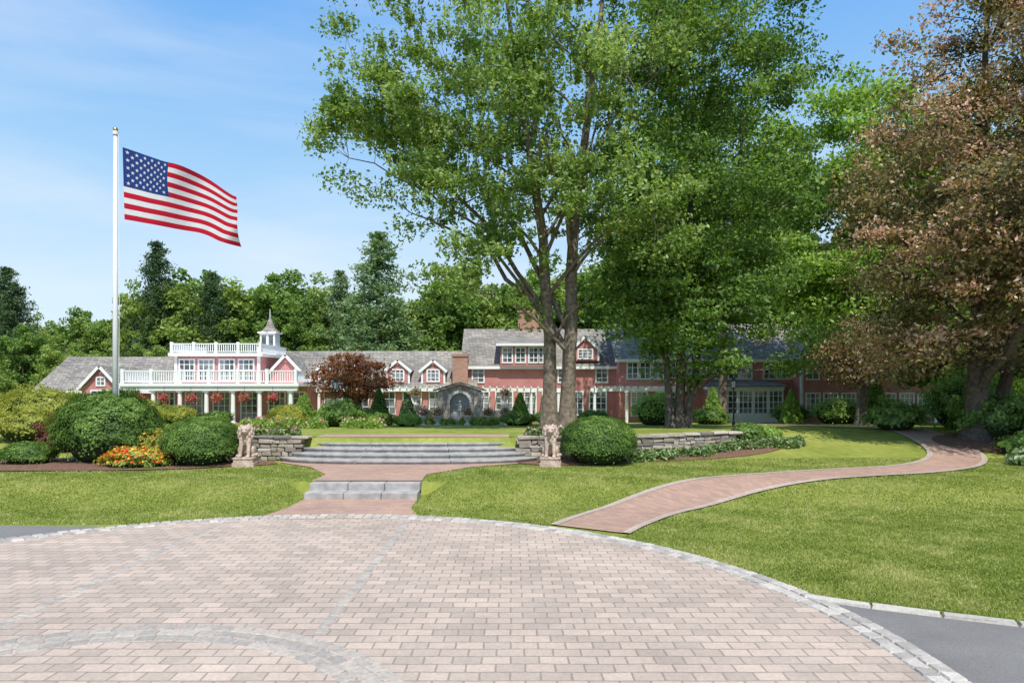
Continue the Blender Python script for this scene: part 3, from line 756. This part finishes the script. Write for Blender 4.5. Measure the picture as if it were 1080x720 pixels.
# stone grotto with niche, flanking walls and urns
gr = empty('stone_grotto', (-3.3, 43.5, H(-3.3, 43.5)))
bm = bmesh.new()
NA2 = 12; arc = [(.62*math.cos(math.pi*k/NA2), 1.35+.62*math.sin(math.pi*k/NA2)) for k in range(NA2+1)]
def ext(pts, y0, y1):
    a = [bm.verts.new((p[0], y0, p[1])) for p in pts]; b = [bm.verts.new((p[0], y1, p[1])) for p in pts]
    bm.faces.new(a); bm.faces.new(b[::-1])
    for i in range(len(pts)): bm.faces.new((a[i], b[i], b[(i+1) % len(pts)], a[(i+1) % len(pts)]))
ext([(-1.35, -.2), (-.62, -.2), (-.62, 1.35)]+arc[::-1][1:NA2//2+1]+[(0, 2.55), (-1.35, 2.15)], -.45, .35)
ext([(1.35, -.2), (1.35, 2.15), (0, 2.55)]+[arc[NA2//2]]+arc[:NA2//2][::-1]+[(.62, -.2)], -.45, .35)
bmesh.ops.recalc_face_normals(bm, faces=bm.faces)
for s in (-1, 1):
    box(bm, min(s*1.36, s*2.6), max(s*1.36, s*2.6), -.25, .15, -.2, .9); box(bm, s*2.85-.27, s*2.85+.27, -.4, .3, -.2, 1.25); box(bm, s*1.15-.24, s*1.15+.24, -.62, -.452, -.2, 2.1)
bm_obj('stone_surround', bm, gr, M_rub)
bm = bmesh.new(); box(bm, -.7, .7, .2, .34, -.2, 2.1); bm_obj('niche_back', bm, gr, M_fresco)
bm = bmesh.new(); slab(bm, [(-1.65, -.75, 2.1), (-1.65, .5, 2.1), (0, .5, 2.6), (0, -.75, 2.6)], .08); slab(bm, [(1.65, -.75, 2.1), (1.65, .5, 2.1), (0, .5, 2.6), (0, -.75, 2.6)], .08); bm_obj('gable_roof', bm, gr, M_roof)
bm = bmesh.new(); cyl(bm, 0, -.3, 0, .45, .25, .2); cyl(bm, 0, -.3, .45, 1.05, .17, .09, 12); cyl(bm, 0, -.3, 1.05, 1.3, .13, .1, 12); bmesh.ops.create_uvsphere(bm, u_segments=12, v_segments=8, radius=.09, matrix=Matrix.Translation((0, -.3, 1.42)))
for s in (-1, 1):
    for z0, z1, a, b in ((1.25, 1.33, .2, .2), (1.33, 1.43, .1, .08), (1.43, 1.75, .1, .27), (1.75, 1.8, .29, .29)): cyl(bm, s*2.85, -.05, z0, z1, a, b, 14)
for k in range(NA2):   # pale voussoirs round the arch
    t0, t1 = math.pi*(k+.06)/NA2, math.pi*(k+.94)/NA2
    q = [(r*math.cos(t), 1.35+r*math.sin(t)) for r, t in ((.63, t0), (.80, t0), (.80, t1), (.63, t1))]
    a = [bm.verts.new((p[0], -.49, p[1])) for p in q]; b = [bm.verts.new((p[0], -.44, p[1])) for p in q]
    bm.faces.new(a)
    for i in range(4): bm.faces.new((a[i], b[i], b[(i+1) % 4], a[(i+1) % 4]))
bm_obj('statue_urns_and_arch', bm, gr, M_marble)
bm = bmesh.new(); cyl(bm, 0, -1.2, -.1, .35, .9, 1.0, 24); cyl(bm, 0, -1.2, .35, .43, 1.06, 1.06, 24); cyl(bm, 0, -1.2, .43, .8, .12, .1, 12); cyl(bm, 0, -1.2, .8, .92, .15, .42, 20); cyl(bm, 0, -1.2, .92, 1.2, .08, .06, 12); cyl(bm, 0, -1.2, 1.2, 1.28, .08, .24, 16); bm_obj('fountain', bm, gr, M_marble)
rg = np.random.default_rng(77)
for s in (-1, 1):
    C = rg.normal(size=(700, 3))*.16+np.array([s*2.85, -.05, 1.98]); leaf_mesh('urn_flowers', C[:260], .05, rg.uniform(0, 1, 260), M_pink, 5, parent=gr, asp=.9); leaf_mesh('urn_leaves', C[260:], .055, rg.uniform(0, 1, 440), M_hedge, 6, parent=gr)

def urn(x, y, s=1, seed=0):
    z = H(x, y); r = empty('flower_urn', (x, y, z)); bm = bmesh.new()
    for z0, z1, a, b in ((-.05, .08, .2, .2), (.08, .2, .12, .08), (.2, .5, .1, .28), (.5, .56, .3, .3)): cyl(bm, 0, 0, z0*s, z1*s, a*s, b*s, 16)
    bm_obj('urn', bm, r, M_marble)
    rg = np.random.default_rng(seed); C = rg.normal(size=(900, 3))*.15*s+np.array([0, 0, .72*s]); leaf_mesh('flowers', C[:300], .04, rg.uniform(0, 1, 300), M_pink, seed, parent=r, asp=.9); leaf_mesh('leaves', C[300:], .05, rg.uniform(0, 1, 600), M_hedge, seed+1, parent=r)
for i, (x, y) in enumerate(((-5.2, 40), (-1.4, 40), (-6.4, 42), (-.4, 41.5), (-4.2, 38.5), (-2.5, 38.5))): urn(x, y, 1.0, 40+i)
for i, x in enumerate((-25.15, -23.4, -21.6, -19.8, -18.0, -16.1)):
    r = empty('hanging_basket', (x, 45.9, 1.95)); rg = np.random.default_rng(i+90); C = rg.normal(size=(900, 3))*np.array([.14, .14, .12])
    leaf_mesh('flowers', C[:500], .05, rg.uniform(0, .35, 500), M_pink, i, parent=r, asp=.9); leaf_mesh('leaves', C[500:], .05, rg.uniform(0, 1, 400), M_hedge, i+1, parent=r)
    bm = bmesh.new(); cyl(bm, 0, 0, -.22, -.02, .12, .2, 12); cyl(bm, 0, 0, 0, .8, .008, .008, 5); bm_obj('basket', bm, r, M_dark)
def lamp(x, y):
    r = empty('lamp_post', (x, y, H(x, y))); bm = bmesh.new()
    cyl(bm, 0, 0, -.1, .25, .09, .07); cyl(bm, 0, 0, .25, 1.9, .04, .035); cyl(bm, 0, 0, 1.9, 1.96, .1, .14, 6); cyl(bm, 0, 0, 2.3, 2.48, .2, .02, 6)
    for k in range(6): t = k*math.pi/3; cyl(bm, .13*math.cos(t), .13*math.sin(t), 1.96, 2.3, .012, .012, 5)
    bm_obj('post', bm, r, M_dark); bm = bmesh.new(); cyl(bm, 0, 0, 1.97, 2.29, .1, .125, 6); bm_obj('lantern_glass', bm, r, M_white)
lamp(11.2, 34.5); lamp(-9.3, 36)

# ------------------------------------------------------------------ shrubs
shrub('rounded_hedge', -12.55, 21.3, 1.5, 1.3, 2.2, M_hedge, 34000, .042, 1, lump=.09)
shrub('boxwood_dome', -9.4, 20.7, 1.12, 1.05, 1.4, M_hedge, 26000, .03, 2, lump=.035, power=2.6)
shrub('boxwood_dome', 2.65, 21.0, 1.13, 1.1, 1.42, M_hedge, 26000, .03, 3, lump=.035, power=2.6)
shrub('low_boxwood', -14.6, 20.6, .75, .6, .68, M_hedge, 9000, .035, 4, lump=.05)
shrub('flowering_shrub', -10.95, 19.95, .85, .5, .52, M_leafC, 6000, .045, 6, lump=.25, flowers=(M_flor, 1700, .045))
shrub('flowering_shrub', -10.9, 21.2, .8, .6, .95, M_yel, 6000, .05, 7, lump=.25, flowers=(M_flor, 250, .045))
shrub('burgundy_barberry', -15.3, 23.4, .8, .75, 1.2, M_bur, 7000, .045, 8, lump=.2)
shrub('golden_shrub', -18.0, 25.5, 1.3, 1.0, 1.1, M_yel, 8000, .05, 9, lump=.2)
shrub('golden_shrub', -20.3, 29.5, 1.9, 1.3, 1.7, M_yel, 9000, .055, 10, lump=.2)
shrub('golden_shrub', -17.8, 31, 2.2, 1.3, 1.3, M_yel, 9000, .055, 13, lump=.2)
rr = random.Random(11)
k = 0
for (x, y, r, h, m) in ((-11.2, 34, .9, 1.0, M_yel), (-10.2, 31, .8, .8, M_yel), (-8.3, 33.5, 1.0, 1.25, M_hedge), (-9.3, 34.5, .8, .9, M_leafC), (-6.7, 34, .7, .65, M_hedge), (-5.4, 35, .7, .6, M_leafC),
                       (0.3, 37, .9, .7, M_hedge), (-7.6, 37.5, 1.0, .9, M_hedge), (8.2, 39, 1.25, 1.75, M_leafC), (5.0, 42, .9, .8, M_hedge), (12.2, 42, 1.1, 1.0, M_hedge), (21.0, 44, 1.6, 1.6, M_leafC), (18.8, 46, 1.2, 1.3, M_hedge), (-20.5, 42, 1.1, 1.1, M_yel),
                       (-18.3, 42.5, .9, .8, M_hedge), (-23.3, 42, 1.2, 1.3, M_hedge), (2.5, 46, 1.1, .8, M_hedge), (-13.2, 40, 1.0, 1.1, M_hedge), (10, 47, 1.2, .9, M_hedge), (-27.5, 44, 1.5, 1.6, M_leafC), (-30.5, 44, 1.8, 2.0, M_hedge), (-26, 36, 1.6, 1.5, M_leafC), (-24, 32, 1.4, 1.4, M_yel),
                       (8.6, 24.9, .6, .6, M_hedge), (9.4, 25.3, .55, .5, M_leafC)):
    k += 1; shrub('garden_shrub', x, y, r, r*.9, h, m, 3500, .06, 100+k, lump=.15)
for i, (x, y, r, h, m) in enumerate(((-7.3, 37.5, .62, 2.0, M_hedge), (-6.2, 40.5, .6, 1.8, M_conif), (.45, 38.5, .6, 1.8, M_leafC), (-13.0, 43, .6, 1.9, M_leafC), (-11.8, 38.2, .55, 1.6, M_leafC), (12.8, 43.5, .8, 2.3, M_leafC), (-9.9, 42, .8, 2.6, M_conif), (17.6, 43, .7, 2.2, M_leafC), (24.5, 46, 1.1, 3.0, M_leafC))):
    cone_shrub('cone_evergreen', x, y, r, h, m, 5000, .06, 200+i)
def perennials(name, pts, mat, seed, ls=.07, flowers=None, h=.28):
    rg = np.random.default_rng(seed); Cs = []
    root = empty(name)
    for (x, y, r) in pts:
        n = 260; d = rg.normal(size=(n, 3)); d[:, 2] = np.abs(d[:, 2]); d /= np.linalg.norm(d, axis=1)[:, None]
        Cs.append(d*np.array([r, r, h])*rg.uniform(.6, 1, n)[:, None]+np.array([x, y, H(x, y)+.04]))
    C = np.concatenate(Cs); leaf_mesh('leaves', C, ls, rg.uniform(0, 1, len(C)), mat, seed, up=.6, parent=root, asp=.5)
    if flowers:
        s = rg.choice(len(C), len(C)//12); leaf_mesh('blossoms', C[s]+np.array([0, 0, .07]), .045, rg.uniform(0, 1, len(s)), flowers, seed, up=.5, asp=.9, parent=root)
pts = [(3.6+i*.33, YW(3.6+i*.33)-.55-rr.uniform(0, .5), rr.uniform(.22, .38)) for i in range(21)]
perennials('hosta_border', pts, M_hosta, 31, h=.34)
pts = [(-10.5+i*.3, 22.9+rr.uniform(-.2, .3), rr.uniform(.15, .26)) for i in range(12)]+[(.6+i*.35, YW(.6+i*.35)+.75+rr.uniform(-.1, .3), .22) for i in range(10)]
perennials('terrace_border_plants', pts, M_hosta, 32, flowers=M_pink)
pts = [(rr.uniform(-12, -6), rr.uniform(29.5, 31.5), rr.uniform(.3, .5)) for i in range(26)]+[(rr.uniform(-6, -1), rr.uniform(38, 41), rr.uniform(.3, .4)) for i in range(18)]
perennials('garden_perennials', pts, M_leafC, 33, flowers=M_pink, h=.45)
for i, (x, y, r, h) in enumerate(((15.7, 28.0, 1.0, 1.1), (18.1, 25.6, 1.3, 1.5), (19.8, 24.6, 1.7, 1.9), (17.4, 22.6, .95, .8), (18.7, 22.0, 1.0, .75), (22.3, 25, 2, 2.3), (20.8, 22.3, 1.1, .9), (19.2, 28.5, 1.8, 2.0), (21, 31, 2.2, 2.4), (15.6, 20.6, .5, .4), (16.6, 20.9, .6, .45))):
    shrub('rhododendron', x, y, r, r*.85, h, M_leafB if i < 9 else M_hosta, 6000 if i < 9 else 1600, .075, 300+i, lump=.28, up=.5)

# ------------------------------------------------------------------ trees
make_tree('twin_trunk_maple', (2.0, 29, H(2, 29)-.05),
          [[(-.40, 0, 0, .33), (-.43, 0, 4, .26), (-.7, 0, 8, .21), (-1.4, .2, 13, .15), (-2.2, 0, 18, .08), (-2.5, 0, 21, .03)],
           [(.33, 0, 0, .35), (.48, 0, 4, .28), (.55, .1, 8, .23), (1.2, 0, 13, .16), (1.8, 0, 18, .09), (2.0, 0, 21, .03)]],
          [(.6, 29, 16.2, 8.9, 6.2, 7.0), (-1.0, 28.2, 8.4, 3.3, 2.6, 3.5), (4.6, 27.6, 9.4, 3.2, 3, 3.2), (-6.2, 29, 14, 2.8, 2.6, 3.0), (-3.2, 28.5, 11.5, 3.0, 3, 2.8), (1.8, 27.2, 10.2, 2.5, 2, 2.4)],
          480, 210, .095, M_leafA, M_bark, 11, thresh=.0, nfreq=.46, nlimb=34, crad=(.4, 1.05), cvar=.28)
make_tree('shade_maple', (7.5, 31, H(7.5, 31)-.05),
          [[(-.28, 0, 0, .2), (-.5, 0, 3, .16), (-1.2, .1, 8, .1), (-2, 0, 13, .04)], [(.12, .1, 0, .24), (.2, 0, 3.5, .19), (.6, 0, 9, .12), (.8, 0, 16, .05)], [(.4, -.1, 0, .16), (.9, 0, 3.2, .13), (2.0, 0, 8, .09), (3, 0, 13, .03)]],
          [(8.5, 31, 11, 5.3, 4.8, 7.6), (9.0, 30.2, 6.0, 4.9, 4, 3.4), (8.6, 31, 18, 5.6, 4.5, 4.2), (5.5, 31, 8, 2.4, 3, 3.6)],
          430, 220, .098, M_leafB, M_barkd, 22, thresh=-.12, nfreq=.42, nlimb=26, cvar=.28)
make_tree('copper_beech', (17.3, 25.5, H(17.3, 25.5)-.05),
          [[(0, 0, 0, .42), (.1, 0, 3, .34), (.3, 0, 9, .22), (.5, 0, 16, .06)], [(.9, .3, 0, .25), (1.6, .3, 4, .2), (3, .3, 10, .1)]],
          [(19.1, 25, 10.6, 6.6, 5.4, 7.8), (15.1, 24.2, 8.4, 3.6, 3, 4.4), (16.6, 21.6, 7.6, 3.2, 2.6, 3.2), (14.6, 25, 4.6, 2.1, 2, 1.6), (18.5, 23.5, 15.5, 3.5, 3, 4), (19.0, 20.5, 8.5, 4.0, 3, 4)],  # viewer-side lobes added so the crown throws shade on the path
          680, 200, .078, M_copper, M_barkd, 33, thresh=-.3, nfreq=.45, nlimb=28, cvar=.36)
make_tree('light_green_maple', (21.5, 42, H(21.5, 42)), [[(0, 0, 0, .3), (.1, 0, 5, .24), (.3, 0, 12, .14), (.2, 0, 19, .04)]],
          [(21.5, 42, 13, 6, 5, 8.8), (18.5, 42, 9, 3.4, 3, 4)], 300, 160, .155, M_leafC, M_bark, 44, crad=(.8, 1.5), thresh=-.15)
make_tree('background_maple', (14, 45.5, H(14, 45.5)), [[(0, 0, 0, .3), (.1, 0, 5, .24), (.3, 0, 12, .14), (.2, 0, 17, .04)]],
          [(13.5, 45.5, 15, 7, 3.8, 7)], 200, 150, .165, M_leafC, M_bark, 45, crad=(.8, 1.6), thresh=-.2)
make_tree('copper_ornamental_tree', (19.6, 38, H(19.6, 38)), [[(0, 0, 0, .22), (-.1, 0, 1.5, .18), (.2, 0, 4, .08), (.2, 0, 6, .03)]],
          [(19.4, 38, 4.6, 2.4, 2, 1.7)], 70, 130, .1, M_copper, M_barkd, 46, thresh=-.4, nlimb=8)
make_tree('background_maple', (30, 44, H(30, 44)), [[(0, 0, 0, .35), (.1, 0, 5, .28), (.3, 0, 12, .14), (.2, 0, 19, .04)]],
          [(30, 44, 12, 7, 5, 10)], 260, 150, .165, M_leafC, M_bark, 47, crad=(.8, 1.6), thresh=-.3)
make_tree('red_japanese_maple', (-9.3, 40, H(-9.3, 40)), [[(0, 0, 0, .13), (-.3, 0, 1.2, .1), (-1.0, 0, 2.4, .04)], [(.05, 0, 0, .11), (.4, 0, 1.3, .08), (1.1, 0, 2.5, .03)]],
          [(-9.3, 40, 3.2, 2.5, 2, 1.3), (-9.6, 40, 4.1, 1.4, 1.2, .6)], 95, 150, .07, M_redmap, M_barkd, 48, crad=(.35, .6), thresh=-.4, nlimb=10)

# distant mass of trees: shared meshes, instanced
far = empty('distant_treeline')
def far_variant(kind, seed):
    rg = np.random.default_rng(seed); pts = []; sh = []
    if kind in ('broad', 'light'):
        for c in range(170):
            d = rg.normal(size=3); d /= np.linalg.norm(d); r = rg.uniform(.5, 1.0)
            p = np.array([d[0]*5.0*r, d[1]*5.0*r, 9.0+d[2]*6.6*r]); p[0] *= 1+.35*noise.noise(Vector(d*1.4)+Vector((seed, 0, 0)))
            p[2] *= 1+.16*noise.noise(Vector(d*1.9)+Vector((0, seed, 0)))
            n = 110; cr = rg.uniform(.7, 1.4); e = rg.normal(size=(n, 3)); e /= np.linalg.norm(e, axis=1)[:, None]
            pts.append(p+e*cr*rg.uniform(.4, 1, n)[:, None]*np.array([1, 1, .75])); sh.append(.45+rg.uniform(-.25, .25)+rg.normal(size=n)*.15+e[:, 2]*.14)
    else:
        z = 2.0
        while z < 17.5:
            t = (z-2)/16; R0 = 4.8*(1-t)**.75*rg.uniform(.65, 1.2)+.35; m = max(4, int(10*(1-t)))
            for k in range(m):
                a = rg.uniform(0, 2*math.pi); L = R0*rg.uniform(.6, 1.15); n = int(70+80*(1-t)); s = rg.uniform(.1, 1, n)
                P = np.stack([np.cos(a)*L*s, np.sin(a)*L*s, z+.18*L*s+0*s], 1)+rg.normal(size=(n, 3))*np.array([.32, .32, .2])*(.5+R0*.25)
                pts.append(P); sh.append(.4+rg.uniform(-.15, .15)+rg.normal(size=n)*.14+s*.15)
            z += .58
    C = np.concatenate(pts); s = np.concatenate(sh); con = kind in ('pine', 'conifer')
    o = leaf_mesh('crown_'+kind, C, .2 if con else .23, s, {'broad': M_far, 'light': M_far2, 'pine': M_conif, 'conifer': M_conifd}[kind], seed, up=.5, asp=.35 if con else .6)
    me = o.data; bpy.data.objects.remove(o)
    V, F = [], []; tube(V, F, [Vector((0, 0, -1)), Vector((.1, 0, 5)), Vector((0, 0, 15))], [.35, .28, .06], 8)
    tm = bpy.data.meshes.new('far_trunk'); tm.from_pydata(V, [], F); tm.materials.append(M_barkd)
    return me, tm
var = {'b': [far_variant('broad', s) for s in (1, 2, 3)], 'l': [far_variant('light', s) for s in (8, 9)], 'p': [far_variant('pine', 4)], 'c': [far_variant('conifer', s) for s in (5, 6)]}
rf = random.Random(5)
def put(x, y, h, k, fat=1):
    me, tm = rf.choice(var[k]); s = h/18.3 if k in 'cp' else h/16.2; rot = rf.uniform(0, 6.28)
    for m in (me, tm):
        o = bpy.data.objects.new('tree_crown' if m is me else 'tree_trunk', m); COL.objects.link(o); o.parent = far
        o.location = (x, y, -.3); w = s*fat*(rf.uniform(.85, 1.15) if k not in 'cp' else 1.0); o.scale = (w, w, s); o.rotation_euler[2] = rot
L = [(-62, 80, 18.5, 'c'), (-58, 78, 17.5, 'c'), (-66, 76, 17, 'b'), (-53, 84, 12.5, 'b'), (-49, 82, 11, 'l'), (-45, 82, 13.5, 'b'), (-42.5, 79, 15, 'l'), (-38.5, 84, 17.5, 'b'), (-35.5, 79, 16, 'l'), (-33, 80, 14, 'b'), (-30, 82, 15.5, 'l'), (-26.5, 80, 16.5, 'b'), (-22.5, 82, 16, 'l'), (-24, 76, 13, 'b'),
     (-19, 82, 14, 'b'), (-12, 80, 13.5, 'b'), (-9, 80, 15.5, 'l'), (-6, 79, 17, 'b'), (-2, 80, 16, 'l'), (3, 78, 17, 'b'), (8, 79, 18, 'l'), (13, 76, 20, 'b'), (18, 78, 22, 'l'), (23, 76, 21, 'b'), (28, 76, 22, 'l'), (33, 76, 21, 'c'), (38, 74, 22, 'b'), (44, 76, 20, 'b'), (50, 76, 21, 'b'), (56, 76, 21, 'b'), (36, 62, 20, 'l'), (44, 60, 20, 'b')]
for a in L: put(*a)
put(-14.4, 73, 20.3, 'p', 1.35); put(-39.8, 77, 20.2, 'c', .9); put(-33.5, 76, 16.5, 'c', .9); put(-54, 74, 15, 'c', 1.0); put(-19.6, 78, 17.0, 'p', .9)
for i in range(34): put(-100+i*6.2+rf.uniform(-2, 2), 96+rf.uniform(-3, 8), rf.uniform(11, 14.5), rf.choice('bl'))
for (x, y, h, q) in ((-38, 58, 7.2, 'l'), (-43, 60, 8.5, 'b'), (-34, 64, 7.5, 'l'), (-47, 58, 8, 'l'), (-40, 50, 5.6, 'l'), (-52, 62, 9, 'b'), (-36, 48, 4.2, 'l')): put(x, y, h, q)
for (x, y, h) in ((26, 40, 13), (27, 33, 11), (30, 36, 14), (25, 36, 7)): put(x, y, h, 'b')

# ------------------------------------------------------------------ light, sky, camera
EL, AZ = math.radians(58), math.radians(168)   # high midday sun behind the viewer
d = Vector((math.sin(AZ)*math.cos(EL), math.cos(AZ)*math.cos(EL), math.sin(EL)))
sl = bpy.data.lights.new('sun', 'SUN'); sl.energy = 5.0; sl.angle = math.radians(.53); sl.color = (1, .955, .88)
so = bpy.data.objects.new('sun', sl); COL.objects.link(so); so.rotation_euler = d.to_track_quat('Z', 'Y').to_euler(); so.location = (-20, -20, 40)
w = bpy.data.worlds.new('World'); S.world = w; w.use_nodes = True; wt = w.node_tree; bg = wt.nodes['Background']
N = wt.nodes.new; LK = wt.links.new
sk = N('ShaderNodeTexSky'); sk.sky_type = 'NISHITA'; sk.sun_disc = False; sk.sun_elevation = EL; sk.sun_rotation = AZ; sk.dust_density = 1.0; sk.ozone_density = 1.5
tc = N('ShaderNodeTexCoord'); sp = N('ShaderNodeSeparateXYZ'); LK(tc.outputs['Generated'], sp.inputs[0])
gr_ = N('ShaderNodeValToRGB'); LK(sp.outputs[2], gr_.inputs[0]); e = gr_.color_ramp.elements
cols = [(0, (.82, .92, 1.0)), (.12, (.67, .85, 1.0)), (.28, (.40, .69, 1.0)), (.5, (.16, .46, .98)), (1, (.07, .25, .68))]
while len(e) < 5: e.new(.5)
for i, (p, c) in enumerate(cols): e[i].position = p; e[i].color = (*c, 1)
hz = N('ShaderNodeVectorMath'); hz.operation = 'SCALE'; hz.inputs['Scale'].default_value = 7.0; LK(gr_.outputs[0], hz.inputs[0])
m0 = N('ShaderNodeMix'); m0.data_type = 'RGBA'; m0.inputs[0].default_value = .8; LK(sk.outputs[0], m0.inputs[6]); LK(hz.outputs[0], m0.inputs[7])
mp = N('ShaderNodeMapping'); mp.inputs['Scale'].default_value = (1, 1, 5); mp.inputs['Rotation'].default_value = (0, .2, 0)
n1 = N('ShaderNodeTexNoise'); n1.inputs['Scale'].default_value = 1.5; n1.inputs['Detail'].default_value = 8; n1.inputs['Roughness'].default_value = .52; n1.inputs['Distortion'].default_value = .3
cr = N('ShaderNodeValToRGB'); cr.color_ramp.elements[0].position = .46; cr.color_ramp.elements[0].color = (0, 0, 0, 1); cr.color_ramp.elements[1].position = .85; cr.color_ramp.elements[1].color = (.6, .6, .6, 1)
mx = N('ShaderNodeMix'); mx.data_type = 'RGBA'; mx.inputs[7].default_value = (6.3, 6.5, 6.8, 1)
LK(tc.outputs['Generated'], mp.inputs[0]); LK(mp.outputs[0], n1.inputs['Vector']); LK(n1.outputs[0], cr.inputs[0]); LK(cr.outputs[0], mx.inputs[0]); LK(m0.outputs[2], mx.inputs[6]); LK(mx.outputs[2], bg.inputs[0])
bg.inputs[1].default_value = .15
cam = bpy.data.cameras.new('camera'); co = bpy.data.objects.new('camera', cam); COL.objects.link(co); S.camera = co
co.location = (0, 0, 2.7); co.rotation_euler = (math.radians(90), 0, 0); cam.lens = 24; cam.sensor_width = 36; cam.shift_y = .0444; cam.clip_end = 3000; cam.clip_start = .1
S.view_settings.view_transform = 'Standard'; S.view_settings.look = 'None'; S.view_settings.exposure = 0
